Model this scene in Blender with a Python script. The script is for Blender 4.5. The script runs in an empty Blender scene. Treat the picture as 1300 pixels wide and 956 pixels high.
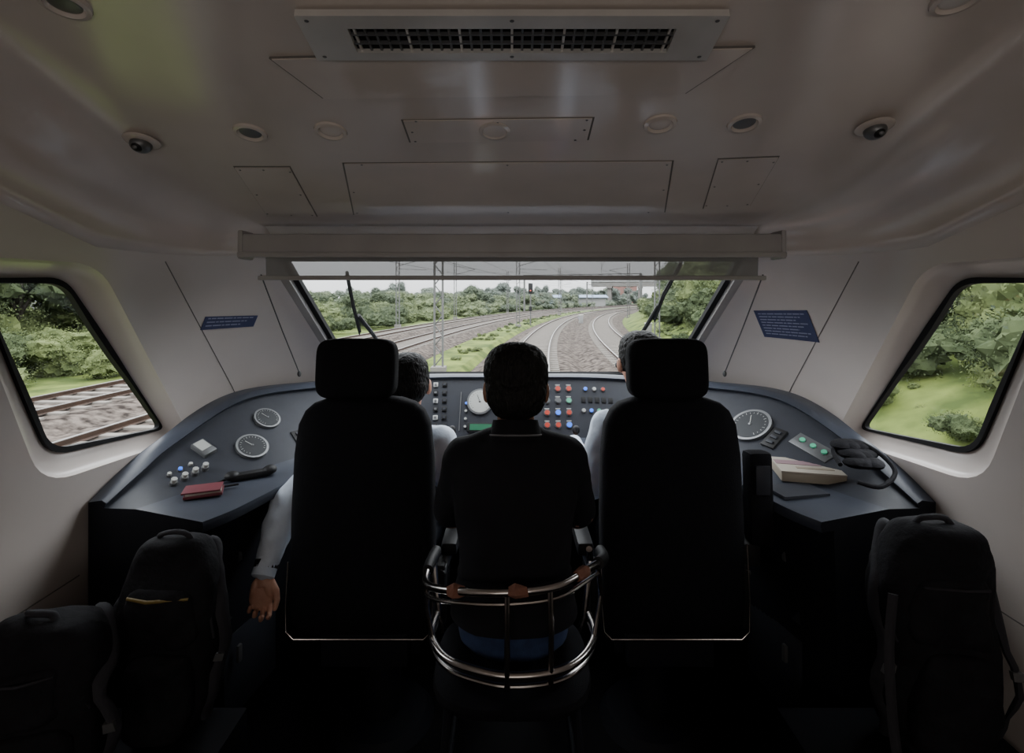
import bpy, bmesh, math, random
from mathutils import Vector, Matrix, noise
from mathutils.kdtree import KDTree
random.seed(7)
V=Vector
scene=bpy.context.scene
COL=scene.collection
CZ=1.65
GZ=-1.30   # outside ground level

# ------------------------------------------------------------ materials
def mat(name,col,rough=.5,metal=0,col2=None,nscale=6,bump=0,bscale=60,coat=0,emis=None,estr=1,spec=.5,stretch=None,detail=4,haze=0):
    m=bpy.data.materials.new(name); m.use_nodes=True
    nt=m.node_tree; b=nt.nodes['Principled BSDF']
    b.inputs['Base Color'].default_value=(*col,1)
    b.inputs['Roughness'].default_value=rough
    b.inputs['Metallic'].default_value=metal
    b.inputs['Specular IOR Level'].default_value=spec
    b.inputs['Coat Weight'].default_value=coat
    b.inputs['Coat Roughness'].default_value=.12
    if emis:
        b.inputs['Emission Color'].default_value=(*emis,1); b.inputs['Emission Strength'].default_value=estr
    tc=nt.nodes.new('ShaderNodeTexCoord'); src=tc.outputs['Object']
    if stretch:
        mp=nt.nodes.new('ShaderNodeMapping'); mp.inputs['Scale'].default_value=stretch
        nt.links.new(src,mp.inputs[0]); src=mp.outputs[0]
    if col2 is None: col2=tuple(c*.88 for c in col)
    n=nt.nodes.new('ShaderNodeTexNoise'); n.inputs['Scale'].default_value=nscale; n.inputs['Detail'].default_value=detail
    nt.links.new(src,n.inputs['Vector'])
    r=nt.nodes.new('ShaderNodeValToRGB')
    r.color_ramp.elements[0].position=.36; r.color_ramp.elements[1].position=.64
    r.color_ramp.elements[0].color=(*col2,1); r.color_ramp.elements[1].color=(*col,1)
    nt.links.new(n.outputs['Fac'],r.inputs[0]); out=r.outputs[0]
    if haze:  # aerial haze painted into the base colour, stronger with distance along Y
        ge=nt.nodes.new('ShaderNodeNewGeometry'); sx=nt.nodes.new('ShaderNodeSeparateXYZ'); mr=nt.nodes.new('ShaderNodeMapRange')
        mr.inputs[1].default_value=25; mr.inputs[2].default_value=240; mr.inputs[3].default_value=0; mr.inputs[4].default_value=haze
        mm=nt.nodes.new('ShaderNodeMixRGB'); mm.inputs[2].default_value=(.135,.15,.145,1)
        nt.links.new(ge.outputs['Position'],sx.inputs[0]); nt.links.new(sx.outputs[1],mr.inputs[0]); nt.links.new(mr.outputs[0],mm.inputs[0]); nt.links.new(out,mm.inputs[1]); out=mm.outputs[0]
    nt.links.new(out,b.inputs['Base Color'])
    if bump:
        n2=nt.nodes.new('ShaderNodeTexNoise'); n2.inputs['Scale'].default_value=bscale; n2.inputs['Detail'].default_value=3
        nt.links.new(src,n2.inputs['Vector'])
        bp=nt.nodes.new('ShaderNodeBump'); bp.inputs['Strength'].default_value=bump; bp.inputs['Distance'].default_value=.01
        nt.links.new(n2.outputs['Fac'],bp.inputs['Height']); nt.links.new(bp.outputs[0],b.inputs['Normal'])
    return m
def glassmat(name,tint=(.88,.89,.89),gl=.03):
    m=bpy.data.materials.new(name); m.use_nodes=True; nt=m.node_tree; nt.nodes.clear()
    o=nt.nodes.new('ShaderNodeOutputMaterial'); mx=nt.nodes.new('ShaderNodeMixShader')
    t=nt.nodes.new('ShaderNodeBsdfTransparent'); g=nt.nodes.new('ShaderNodeBsdfGlossy')
    t.inputs[0].default_value=(*tint,1); g.inputs['Roughness'].default_value=.03
    mx.inputs[0].default_value=gl
    nt.links.new(t.outputs[0],mx.inputs[1]); nt.links.new(g.outputs[0],mx.inputs[2]); nt.links.new(mx.outputs[0],o.inputs[0])
    return m
M={}
M['liner']=mat('liner_white_gloss',(.56,.505,.47),.32,col2=(.52,.47,.44),nscale=2.5,bump=.12,bscale=3,coat=.25)
M['ceil']=mat('ceiling_gloss',(.61,.54,.485),.20,col2=(.54,.475,.43),nscale=2.0,bump=.30,bscale=2.6,coat=.4)
M['seam']=mat('seam_grey',(.14,.13,.12),.7)
M['panelw']=mat('panel_white',(.61,.54,.485),.18,col2=(.55,.485,.44),nscale=3,coat=.4,bump=.15,bscale=3)
M['alu']=mat('aluminium',(.66,.64,.61),.4,metal=.4)
M['chrome']=mat('chrome',(.52,.49,.47),.22,metal=1,col2=(.40,.37,.35),nscale=14)
M['black']=mat('black_plastic',(.010,.010,.011),.55,spec=.3)
M['rubber']=mat('black_rubber',(.008,.008,.009),.7,spec=.25)
M['desk']=mat('desk_blue_grey',(.038,.045,.062),.45,col2=(.032,.038,.053),nscale=8,bump=.05,bscale=200,spec=.4)
M['deskd']=mat('desk_panel_dark',(.028,.031,.040),.5,nscale=20,bump=.04,bscale=250,spec=.35)
M['skirt']=mat('cabinet_dark',(.008,.009,.013),.7,spec=.2)
M['floor']=mat('floor_dark_vinyl',(.005,.005,.006),.8,col2=(.004,.004,.005),nscale=30,spec=.15)
M['seat']=mat('seat_black_fabric',(.0065,.0068,.009),.9,col2=(.005,.005,.007),nscale=60,bump=.3,bscale=400,spec=.15)
M['blindh']=mat('blind_housing_grey',(.36,.345,.34),.5)
M['cord']=mat('cord_black',(.05,.05,.05),.6)
M['blue']=mat('notice_blue',(.040,.048,.12),.55)
M['txt']=mat('notice_text',(.26,.28,.38),.6)
M['white']=mat('white_print',(.5,.5,.49),.5)
M['dial']=mat('dial_black',(.030,.033,.037),.6,spec=.25)
M['dialw']=mat('dial_white',(.42,.43,.41),.5)
M['ring']=mat('bezel_steel',(.17,.175,.18),.4,metal=.6)
M['ledb']=mat('led_blue',(.05,.2,.8),.3,emis=(.04,.16,1),estr=.9)
M['ledg']=mat('led_green',(.1,.45,.28),.3,emis=(.1,.6,.35),estr=.15)
M['ledr']=mat('button_red',(.45,.06,.04),.4,emis=(.6,.05,.02),estr=.08)
M['screen']=mat('lcd_screen',(.03,.12,.07),.2,emis=(.05,.25,.12),estr=.2)
M['redbook']=mat('red_book_cover',(.13,.020,.030),.6)
M['paper']=mat('paper',(.38,.345,.29),.7)
M['card']=mat('beige_card',(.28,.24,.185),.7)
M['pink']=mat('book_magenta',(.26,.17,.19),.6)
M['pack']=mat('backpack_nylon',(.011,.011,.014),.85,col2=(.007,.007,.009),nscale=20,bump=.4,bscale=50,spec=.2)
M['pack2']=mat('backpack_grey',(.026,.026,.032),.8,bump=.3,bscale=50,spec=.3)
M['yellow']=mat('strap_yellow',(.16,.11,.02),.6)
M['skin']=mat('skin_brown',(.33,.16,.095),.55,col2=(.27,.125,.07),nscale=25,bump=.08,bscale=150)
M['skin2']=mat('skin_tan',(.54,.29,.20),.5,col2=(.45,.22,.15),nscale=30,bump=.1,bscale=160)
M['hair']=mat('hair_black',(.008,.007,.007),.6,col2=(.003,.003,.003),nscale=90,bump=.9,bscale=180,stretch=(1,1,.25),spec=.25)
M['polo']=mat('polo_black',(.009,.009,.012),.9,bump=.15,bscale=300,spec=.2)
M['pipe']=mat('collar_piping',(.14,.14,.15),.8)
M['jeans']=mat('jeans_blue',(.026,.05,.13),.85,col2=(.017,.034,.09),nscale=30,bump=.2,bscale=300)
M['wshirt']=mat('white_uniform_shirt',(.60,.67,.77),.8,col2=(.50,.57,.68),nscale=10,bump=.7,bscale=16)
M['trous']=mat('dark_trousers',(.015,.017,.025),.9)
M['shoe']=mat('black_shoe',(.01,.01,.01),.4)
M['eye']=mat('eye_white',(.7,.68,.65),.3)
M['iris']=mat('iris_dark',(.02,.01,.008),.2)
M['lip']=mat('lips',(.30,.11,.09),.5)
M['glass']=glassmat('window_glass')
M['foam']=mat('armrest_foam_brown',(.20,.085,.055),.9,bump=.6,bscale=90)
# outside
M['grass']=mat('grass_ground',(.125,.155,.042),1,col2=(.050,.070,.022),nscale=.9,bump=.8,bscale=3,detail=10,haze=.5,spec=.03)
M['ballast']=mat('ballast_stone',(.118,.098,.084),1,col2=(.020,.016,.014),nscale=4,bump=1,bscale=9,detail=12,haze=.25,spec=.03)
M['rail']=mat('rail_steel',(.045,.026,.018),.6,metal=.1,col2=(.03,.018,.012),nscale=3,spec=.2)
M['railtop']=mat('rail_head',(.20,.185,.175),.35,metal=.7)
M['sleeper']=mat('concrete_sleeper',(.185,.168,.15),.95,spec=.05)
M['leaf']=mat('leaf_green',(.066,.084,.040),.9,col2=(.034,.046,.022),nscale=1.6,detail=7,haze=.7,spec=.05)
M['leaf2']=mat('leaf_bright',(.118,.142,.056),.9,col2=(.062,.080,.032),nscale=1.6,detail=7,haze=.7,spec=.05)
M['bark']=mat('bark',(.04,.032,.025),.9,bump=.6,bscale=12)
M['mast']=mat('mast_galvanised',(.10,.10,.098),.6,metal=.2)
M['conc']=mat('bridge_concrete',(.14,.13,.12),.9,nscale=.4)
M['brick']=mat('brick_red',(.20,.10,.085),.9)
M['rooff']=mat('roof_blue',(.09,.14,.22),.6)
M['wallw']=mat('building_white',(.22,.22,.215),.8)

# ------------------------------------------------------------ mesh builder
class MB:
    def __init__(s): s.v=[];s.f=[];s.m=[];s.mats=[]
    def mi(s,m):
        if m not in s.mats: s.mats.append(m)
        return s.mats.index(m)
    def add(s,vs,fs,m,X=None):
        o=len(s.v); k=s.mi(m)
        for p in vs:
            p=V(p); s.v.append(X@p if X else p)
        for f in fs: s.f.append([i+o for i in f]); s.m.append(k)
    def box(s,c,d,m,R=None,bev=0,X=None):
        T=Matrix.Translation(V(c))
        if R is not None: T=T@(R.to_4x4())
        if X is not None: T=X@T
        if bev<=0:
            h=[x/2 for x in d]
            vs=[T@V((sx*h[0],sy*h[1],sz*h[2])) for sx in(-1,1) for sy in(-1,1) for sz in(-1,1)]
            s.add(vs,[[0,1,3,2],[4,6,7,5],[0,4,5,1],[2,3,7,6],[0,2,6,4],[1,5,7,3]],m); return
        bm=bmesh.new(); bmesh.ops.create_cube(bm,size=1)
        for v in bm.verts: v.co=V((v.co.x*d[0],v.co.y*d[1],v.co.z*d[2]))
        bmesh.ops.bevel(bm,geom=list(bm.edges),offset=bev,segments=2,profile=.6,affect='EDGES')
        bm.verts.index_update()
        s.add([T@v.co for v in bm.verts],[[v.index for v in f.verts] for f in bm.faces],m); bm.free()
    def loft(s,rings,m,cap=True,closed=True,X=None):
        n=len(rings[0]); vs=[p for r in rings for p in r]; fs=[]
        for i in range(len(rings)-1):
            for j in range(n if closed else n-1):
                k=(j+1)%n; fs.append([i*n+j,i*n+k,(i+1)*n+k,(i+1)*n+j])
        if cap and closed:
            fs.append(list(range(n))[::-1]); fs.append([(len(rings)-1)*n+j for j in range(n)])
        s.add(vs,fs,m,X)
    def tube(s,pts,r,m,n=10,X=None,cap=True,flat=1):
        pts=[V(p) for p in pts]; 
        if not isinstance(r,(list,tuple)): r=[r]*len(pts)
        rings=[];up=None
        for i,p in enumerate(pts):
            a=pts[max(i-1,0)];b=pts[min(i+1,len(pts)-1)];t=(b-a).normalized()
            if up is None:
                up=V((0,0,1)) if abs(t.z)<.9 else V((0,1,0))
            x=t.cross(up).normalized(); up=x.cross(t).normalized()
            rings.append([p+x*math.cos(q)*r[i]+up*math.sin(q)*r[i]*flat for q in [2*math.pi*k/n for k in range(n)]])
        s.loft(rings,m,cap,True,X)
    def limb(s,pts,r,m,n=16,sub=6):
        P=[];Rr=[];pts=[V(p) for p in pts]
        d0=(pts[0]-pts[1]).normalized(); d1=(pts[-1]-pts[-2]).normalized()
        for a in (80,50,25): P.append(pts[0]+d0*r[0]*math.sin(math.radians(a)));Rr.append(r[0]*math.cos(math.radians(a)))
        for i in range(len(pts)-1):
            for k in range(sub):
                t=k/sub; P.append(pts[i].lerp(pts[i+1],t)); Rr.append(r[i]*(1-t)+r[i+1]*t)
        P.append(pts[-1]);Rr.append(r[-1])
        for a in (25,50,80): P.append(pts[-1]+d1*r[-1]*math.sin(math.radians(a)));Rr.append(r[-1]*math.cos(math.radians(a)))
        s.tube(P,Rr,m,n)
    def ell(s,c,r,m,R=None,e1=1,e2=1,nu=24,nv=14,X=None):
        sg=lambda a,e:(1 if a>=0 else -1)*abs(a)**e
        T=Matrix.Translation(V(c))
        if R is not None: T=T@R.to_4x4()
        if X is not None: T=X@T
        rings=[]
        for i in range(nv+1):
            ph=-math.pi/2+math.pi*i/nv
            ph=max(min(ph,math.pi/2-.02),-math.pi/2+.02)
            rings.append([T@V((r[0]*sg(math.cos(ph),e1)*sg(math.cos(t),e2),r[1]*sg(math.cos(ph),e1)*sg(math.sin(t),e2),r[2]*sg(math.sin(ph),e1))) for t in [2*math.pi*k/nu for k in range(nu)]])
        s.loft(rings,m)
    def obj(s,name,parent=None,ang=35,smooth=True):
        me=bpy.data.meshes.new(name); me.from_pydata([tuple(p) for p in s.v],[],s.f); me.update()
        for m in s.mats: me.materials.append(M[m])
        for p,k in zip(me.polygons,s.m): p.material_index=k; p.use_smooth=smooth
        bm=bmesh.new(); bm.from_mesh(me); bmesh.ops.recalc_face_normals(bm,faces=bm.faces); bm.to_mesh(me); bm.free()
        if smooth: me.set_sharp_from_angle(angle=math.radians(ang))
        o=bpy.data.objects.new(name,me); COL.objects.link(o)
        if parent: o.parent=parent
        return o
def empty(name,loc=(0,0,0)):
    o=bpy.data.objects.new(name,None); COL.objects.link(o); o.empty_display_size=.1; return o
def catmull(pts,n):
    out=[];N=len(pts)
    for i in range(N-1):
        p0=pts[max(i-1,0)];p1=pts[i];p2=pts[i+1];p3=pts[min(i+2,N-1)]
        for k in range(n):
            t=k/n
            out.append(.5*((2*p1)+(p2-p0)*t+(2*p0-5*p1+4*p2-p3)*t*t+(3*p1-p0-3*p2+p3)*t**3))
    out.append(pts[-1].copy()); return out
def rotm(ax,deg): return Matrix.Rotation(math.radians(deg),3,ax)
def apply_mods(o):
    dg=bpy.context.evaluated_depsgraph_get(); dg.update()
    me=bpy.data.meshes.new_from_object(o.evaluated_get(dg)); old=o.data; o.modifiers.clear(); o.data=me
    return o

# ------------------------------------------------------------ cab shell
def xin(z): return 1.45-.2*max(0,z-.95)
def Ds(z): return 2.3-(max(z,1.08)-1.08)
def Dw(z): return 3.05-1.288*(max(z,1.17)-1.17)
def bx(z): return .965+.05*(max(z,1.17)-1.17)/.66
def P(u,z,side):
    if u<=1: D=-1.6+(Ds(z)+1.6)*u; x=xin(z)
    else:
        t=u-1; a=(xin(z),Ds(z)); b=(bx(z),Dw(z)); c=(xin(z)-.02,Ds(z)+.6*(Dw(z)-Ds(z)))
        x=(1-t)**2*a[0]+2*t*(1-t)*c[0]+t*t*b[0]; D=(1-t)**2*a[1]+2*t*(1-t)*c[1]+t*t*b[1]
    return V((side*x,D,z))
def zceil(D):
    if D<.7: return 2.245+.0
    if D<1.1:
        t=(D-.7)/.4; return 2.245*(1-t*t)+ (2.47-.25*D)*t*t
    return 2.47-.25*D
US=[i/14 for i in range(14)]+[1+i/18 for i in range(19)]
NA=9
def column(u,side):
    t=max(0,u-1); r=.27*(1-t)+.085*t
    zc=1.9
    for _ in range(8): zc=zceil(P(u,zc,side).y)-r
    zr=[0,.5,.95,1.05,1.2,1.4,1.6]; 
    zz=zr+[1.6+(zc-1.6)*k/5 for k in range(1,6)]
    wall=[P(u,z,side) for z in zz]
    tn=P(min(u+.02,2),zc,side)-P(min(u+.02,2)-.02,zc,side); tn.z=0; tn.normalize()
    n=V((-side*abs(tn.y),-abs(tn.x),0)); 
    n=n.lerp(V((0,-1,0)),t**3).normalized()
    arc=[];W=wall[-1]
    for k in range(1,NA+1):
        a=math.pi/2*k/NA; q=W+n*r*(1-math.cos(a)); q.z=zc+(zceil(q.y)-zc)*math.sin(a); arc.append(q)
    E=arc[-1]; fl=[]
    for k in range(1,7):
        f=k/6; q=V((E.x*(1-f),E.y,0)); q.z=zceil(q.y); fl.append(q)
    return wall,arc,fl
def grid_obj(name,cols,m,center,thick=.04):
    n=len(cols[0]); vs=[p for c in cols for p in c]; fs=[]
    for i in range(len(cols)-1):
        for j in range(n-1): fs.append([i*n+j,i*n+j+1,(i+1)*n+j+1,(i+1)*n+j])
    me=bpy.data.meshes.new(name); me.from_pydata([tuple(p) for p in vs],[],fs); me.update()
    c=V(center); s=sum((p.normal.dot(c-p.center)>0)*1-(p.normal.dot(c-p.center)<=0)*1 for p in me.polygons)
    if s<0: me.flip_normals()
    for p in me.polygons: p.use_smooth=True
    me.materials.append(m)
    o=bpy.data.objects.new(name,me); COL.objects.link(o)
    md=o.modifiers.new('s','SOLIDIFY'); md.thickness=thick; md.offset=-1; md.use_even_offset=False
    apply_mods(o); return o
def rloop(corners,rad,n=6):
    out=[];N=len(corners)
    for i in range(N):
        p=V(corners[i]);a=V(corners[i-1]);b=V(corners[(i+1)%N])
        da=(a-p).normalized();db=(b-p).normalized()
        s=p+da*rad[i];e=p+db*rad[i]
        for k in range(n+1):
            t=k/n; out.append((1-t)**2*s+2*t*(1-t)*p+t*t*e)
    res=[]
    for i,q in enumerate(out):
        res.append(q); nx=out[(i+1)%len(out)]
        if (i+1)%(n+1)==0:
            for k in range(1,5): res.append(q.lerp(nx,k/5))
    return res
gl_c=[(2.19,1.09),(1.565,1.705),(1.31,1.695),(1.64,1.15)]
out_c=[(2.275,1.035),(1.60,1.755),(1.18,1.75),(1.55,1.08)]
gloop=rloop(gl_c,[.05,.06,.05,.08]); oloop=rloop(out_c,[.11,.10,.10,.12])
lcol={}
for side,nm in ((-1,'left'),(1,'right')):
    cols=[column(u,side) for u in US]; lcol[side]=cols
    w=grid_obj('wall_'+nm,[c[0] for c in cols],M['liner'],(0,1.2,1.2))
    cut=MB(); cut.loft([[V((side*1.1,q.x,q.y)) for q in oloop],[V((side*1.75,q.x,q.y)) for q in oloop]],'black'); co=cut.obj('tmpcut')
    b=w.modifiers.new('b','BOOLEAN'); b.object=co; b.operation='DIFFERENCE'; b.solver='EXACT'
    apply_mods(w); bpy.data.objects.remove(co)
    w.data.set_sharp_from_angle(angle=math.radians(40))
    win=empty('window_1' if side<0 else 'window_2')
    rv=MB(); rings=[]
    for k in range(0,7):
        t=k/6; e=t**1.6
        lp=[o.lerp(g,e*.97) for o,g in zip(oloop,gloop)]
        rings.append([V((side*(xin(q.y)+.08*t**.8),q.x,q.y)) for q in lp])
    rv.loft(rings,'liner',cap=False); rv.obj('reveal',win)
    fr=MB(); c=sum(gloop,V((0,0)))/len(gloop)
    big=[g+(g-c).normalized()*.008 for g in gloop]; sm=[g-(g-c).normalized()*.012 for g in gloop]
    fr.loft([[V((side*(xin(q.y)+.085),q.x,q.y)) for q in big],[V((side*(xin(q.y)+.066),q.x,q.y)) for q in big],[V((side*(xin(q.y)+.070),q.x,q.y)) for q in sm],[V((side*(xin(q.y)+.09),q.x,q.y)) for q in sm]],'rubber',cap=False); fr.obj('rubber_frame',win)
    g=MB(); g.add([V((side*(xin(q.y)+.082),q.x,q.y)) for q in gloop],[list(range(len(gloop)))],'glass'); g.obj('pane',win,smooth=False)
ceil_cols=[]
for (wl,al,fl),(wr,ar,fr_) in zip(lcol[-1],lcol[1]):
    ceil_cols.append([wl[-1]]+al+fl+fr_[:-1][::-1]+ar[::-1]+[wr[-1]])
ceil=grid_obj('ceiling',ceil_cols,M['ceil'],(0,1.2,1.2))
uL=lcol[-1][-1]; prof=[V((0,Dw(1.83),1.83)),V((0,uL[0][-1].y,uL[0][-1].z))]+[V((0,p.y,p.z)) for p in uL[1]]
hd=MB(); hx=abs(uL[0][-1].x)+.01
hd.loft([[V((-hx,p.y,p.z)) for p in prof]+[V((-hx,p.y+.04,p.z+.03)) for p in prof[::-1]],[V((hx,p.y,p.z)) for p in prof]+[V((hx,p.y+.04,p.z+.03)) for p in prof[::-1]]],'liner'); hd.obj('trim_1')
b=MB(); b.box((0,.8,-.03),(3.1,4.9,.06),'floor'); b.obj('floor',smooth=False)
b=MB(); b.box((0,-1.66,1.15),(3.1,.08,2.4),'liner'); b.obj('wall_back',smooth=False)
b=MB(); b.box((0,-1.60,1.02),(.8,.03,2.0),'panelw',bev=.01); b.box((.32,-1.575,1.0),(.03,.03,.16),'chrome',bev=.006); b.box((0,-1.583,1.5),(.4,.01,.6),'dial',bev=.004); b.obj('door_1')
b=MB(); b.box((0,3.12,.56),(2.4,.06,1.2),'skirt'); b.obj('wall_front',smooth=False)
def WS(x,D,off=0): 
    n=V((0,.613,.79)); return V((x,D,3.537-.776*D))+n*off
ws=empty('window_3')
b=MB()
def wsx(D): return 1.0-.05*(D-2.2)/.85
b.add([WS(-wsx(2.2),2.2),WS(wsx(2.2),2.2),WS(wsx(3.05),3.05),WS(-wsx(3.05),3.05)],[[0,1,2,3]],'glass'); b.obj('pane',ws,smooth=False)
b=MB()
for s in (-1,1):
    b.loft([[WS(s*(wsx(D)+.03),D,-.012),WS(s*(wsx(D)-.030),D,-.012),WS(s*(wsx(D)-.030),D,.012),WS(s*(wsx(D)+.03),D,.012)] for D in (2.17,3.08)],'rubber')
    b.loft([[WS(s*(wsx(D)+.045),D,-.02),WS(s*(wsx(D)-.004),D,-.035),WS(s*(wsx(D)-.004),D,-.012),WS(s*(wsx(D)+.045),D,-.012)] for D in (2.17,3.02)],'blindh')
b.loft([[WS(-.98,D,-.01),WS(.98,D,-.01),WS(.98,D,.01),WS(-.98,D,.01)] for D in (3.0,3.08)],'rubber')
b.loft([[WS(-1.0,D,-.01),WS(1.0,D,-.01),WS(1.0,D,.01),WS(-1.0,D,.01)] for D in (2.17,2.22)],'rubber')
b.obj('frame',ws)
for pts in ([(-.759,2.326),(-.79,2.52),(-.813,2.711)],[(.76,2.27),(.735,2.45),(.735,2.62)]):
    s=-1 if pts[0][0]<0 else 1
    b=MB(); b.tube([WS(x,D,.045) for x,D in pts],.008,'black',8)
    b.tube([WS(x,D,.03) for x,D in pts],.005,'rubber',6)
    mid=pts[1]; b.tube([WS(mid[0],mid[1]+.08,.05),WS(mid[0]+.03*-s,2.72,.055),WS(mid[0]-s*.1,2.98,.045)],.011,'black',8)
    b.ell(WS(mid[0]-s*.1,2.98,.04),(.03,.03,.025),'black')
    b.obj('windscreen_wiper')

def wframe(u,z,side):
    p=P(u,z,side); tu=(P(u+.02,z,side)-P(u-.02,z,side)).normalized(); tz=(P(u,z+.02,side)-P(u,z-.02,side)).normalized()
    n=tu.cross(tz).normalized()
    if n.x*side>0: n=-n
    tx=tu if side<0 else -tu
    ty=n.cross(tx).normalized()
    return Matrix(((tx.x,ty.x,n.x,p.x),(tx.y,ty.y,n.y,p.y),(tx.z,ty.z,n.z,p.z),(0,0,0,1)))
for side in (-1,1):
    b=MB()
    b.tube([P(1.32,z,side)+V((-side*.0005,0,0)) for z in [1.15+.07*i for i in range(10)]],.0020,'seam',6)
    b.tube([P(u,.72,side) for u in [.3+.05*i for i in range(12)]],.0022,'seam',6)
    b.obj('trim_2' if side<0 else 'trim_3')
def sticker(u,z,side,w,h,lines,yaw=0):
    b=MB(); 
    X0=wframe(u,z,side); du=.02; step=(P(u+du,z,side)-P(u-du,z,side)).length/(2*du)
    def q(a,c,off):
        uu=u+(a if side<0 else -a)/step; X1=wframe(uu,z,side)
        return X1@V((0,c,off))
    N=8
    def sheet(x0,x1,y0,y1,off,m):
        b.loft([[q(x0+(x1-x0)*i/N,y0,off) ,q(x0+(x1-x0)*i/N,y1,off),q(x0+(x1-x0)*i/N,y1,off-.002),q(x0+(x1-x0)*i/N,y0,off-.002)] for i in range(N+1)],m)
    sheet(-w/2,w/2,-h/2,h/2,.004,'blue')
    st=h*.84/lines
    for i in range(lines):
        y=h*.40-st*i; x=-w*.44; xe=w*(.42-.10*(i%3)); k=0
        while x<xe:
            l=w*(.05+.035*((i*7+k*5)%4)); sheet(x,min(x+l,xe),y-st*.30,y,.0048,'txt'); x+=l+w*.018; k+=1
    b.obj('notice_sticker')
sticker(1.50,1.545,-1,.25,.062,3)
sticker(1.54,1.53,1,.26,.155,8)

# ------------------------------------------------------------ ceiling fittings
def C(px,py):
    D=.82/((378-py)/650+.25); return V(((px-650)/650*D,D,zceil(D)))
cn=V((0,-.2425,-.970))
def slab(mb,quad,off0,off1,m,grow=0):
    c=sum(quad,V())/4
    q=[p+(p-c).normalized()*grow for p in quad]
    mb.loft([[p+cn*off0 for p in q],[p+cn*off1 for p in q]],m)
def panel(name,corners,screws=True,m='panelw'):
    q=[C(*c) for c in corners]; mb=MB()
    slab(mb,q,-.004,.0015,'seam',.006); slab(mb,q,-.004,.004,m,0)
    if screws:
        c=sum(q,V())/4
        for i in range(4):
            for f in (.04,.5):
                p=q[i].lerp(q[(i+1)%4],f); p=p+(c-p).normalized()*.014
                mb.ell(p+cn*.004,(.004,.004,.002),'ring',nu=8,nv=4)
    return mb.obj(name,smooth=False)
panel('ceiling_access_panel',[(437,207),(853,204),(843,269),(450,272)])
panel('ceiling_access_panel',[(512,152),(752,149),(745,177),(522,180)])
panel('ceiling_access_panel',[(298,212),(368,212),(402,274),(340,274)])
panel('ceiling_access_panel',[(912,202),(988,199),(952,260),(893,264)])
panel('ceiling_access_panel',[(345,74),(955,60),(868,118),(412,124)],screws=False)
vent=empty('air_conditioning_vent')
D0,D1=1.012,1.135
def cp(x,D,o=0): return V((x,D,2.47-.25*D))+cn*o
b=MB()
def fr(x0,x1,d0,d1,o0,o1,m): b.loft([[cp(x0,d0,o0),cp(x1,d0,o0),cp(x1,d1,o0),cp(x0,d1,o0)],[cp(x0,d0,o1),cp(x1,d0,o1),cp(x1,d1,o1),cp(x0,d1,o1)]],m)
fr(-.43,.43,D0,1.045,-.004,.012,'alu'); fr(-.43,.43,1.112,D1,-.004,.012,'alu')
fr(-.43,-.335,1.045,1.112,-.004,.012,'alu'); fr(.335,.43,1.045,1.112,-.004,.012,'alu')
b.obj('frame',vent,ang=20)
b=MB(); fr(-.335,.335,1.045,1.112,-.004,.001,'rubber')
for i in range(31):
    x=-.325+.65*i/30; fr(x-.0025,x+.0025,1.045,1.112,.001,.007,'alu' if i%5==0 else 'ring')
for d in (1.066,1.090): fr(-.335,.335,d-.0015,d+.0015,.001,.009,'ring')
b.obj('grille',vent,smooth=False)
b=MB()
for x in (-.41,.41,0):
    for d in (1.025,1.124): b.ell(cp(x,d,.012),(.005,.005,.002),'ring',nu=8,nv=4)
b.obj('screws',vent)
CR=Matrix.Rotation(math.atan(-.25),3,'X')
def downlight(px,py,r=.042,lens='dialw'):
    p=C(px,py); b=MB(); X=Matrix.Translation(p)@CR.to_4x4()
    if py<20: X=Matrix.Translation(V((p.x,p.y,zceil(p.y)-.004)))@Matrix.Rotation(math.radians(-8),4,'X')
    pts=[(r*1.25,.002),(r*1.2,-.006),(r*.95,-.008),(r*.85,-.002),(r*.8,-.001)]
    b.loft([[V((a*math.cos(t),a*math.sin(t),z)) for t in [2*math.pi*k/32 for k in range(32)]] for a,z in pts],'panelw',cap=False,X=X)
    b.ell((0,0,0),(r*.82,r*.82,.004),lens,X=X); b.obj('downlight')
for px,py,l in ((318,168,'ring'),(420,166,'panelw'),(628,165,'ring'),(838,157,'panelw'),(945,156,'ring'),(82,9,'ring'),(1215,3,'alu')): downlight(px,py,lens=l,r=.036)
def dome(X):
    b=MB(); b.ell((0,0,-.002),(.047,.047,.009),'panelw',X=X); b.ell((0,0,-.014),(.028,.028,.022),'ring',X=X)
    b.ell((0,-.010,-.024),(.016,.016,.014),'black',X=X); b.ell((0,-.020,-.031),(.007,.005,.007),'ring',X=X); b.obj('dome_camera')
dome(Matrix.Translation(C(180,174)+V((0,0,-.010)))@CR.to_4x4()); dome(Matrix.Translation(C(1110,156)+V((0,0,-.010)))@CR.to_4x4())

# roller blind
bl=empty('roller_blind')
b=MB(); b.box((0,1.99,1.852),(2.08,.08,.085),'blindh',bev=.012); b.box((0,1.952,1.814),(2.09,.02,.02),'blindh',bev=.004)
for s in(-1,1): b.box((s*1.035,1.99,1.853),(.02,.09,.11),'blindh',bev=.008)
b.obj('housing',bl)
fm=bpy.data.materials.new('blind_fabric_translucent'); fm.use_nodes=True; nt=fm.node_tree; pb=nt.nodes['Principled BSDF']; pb.inputs['Base Color'].default_value=(.26,.26,.26,1); pb.inputs['Roughness'].default_value=.8
mx=nt.nodes.new('ShaderNodeMixShader'); tr=nt.nodes.new('ShaderNodeBsdfTransparent'); mx.inputs[0].default_value=.84
nt.links.new(tr.outputs[0],mx.inputs[1]); nt.links.new(pb.outputs[0],mx.inputs[2]); nt.links.new(mx.outputs[0],nt.nodes['Material Output'].inputs[0])
M['fabric']=fm
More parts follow.
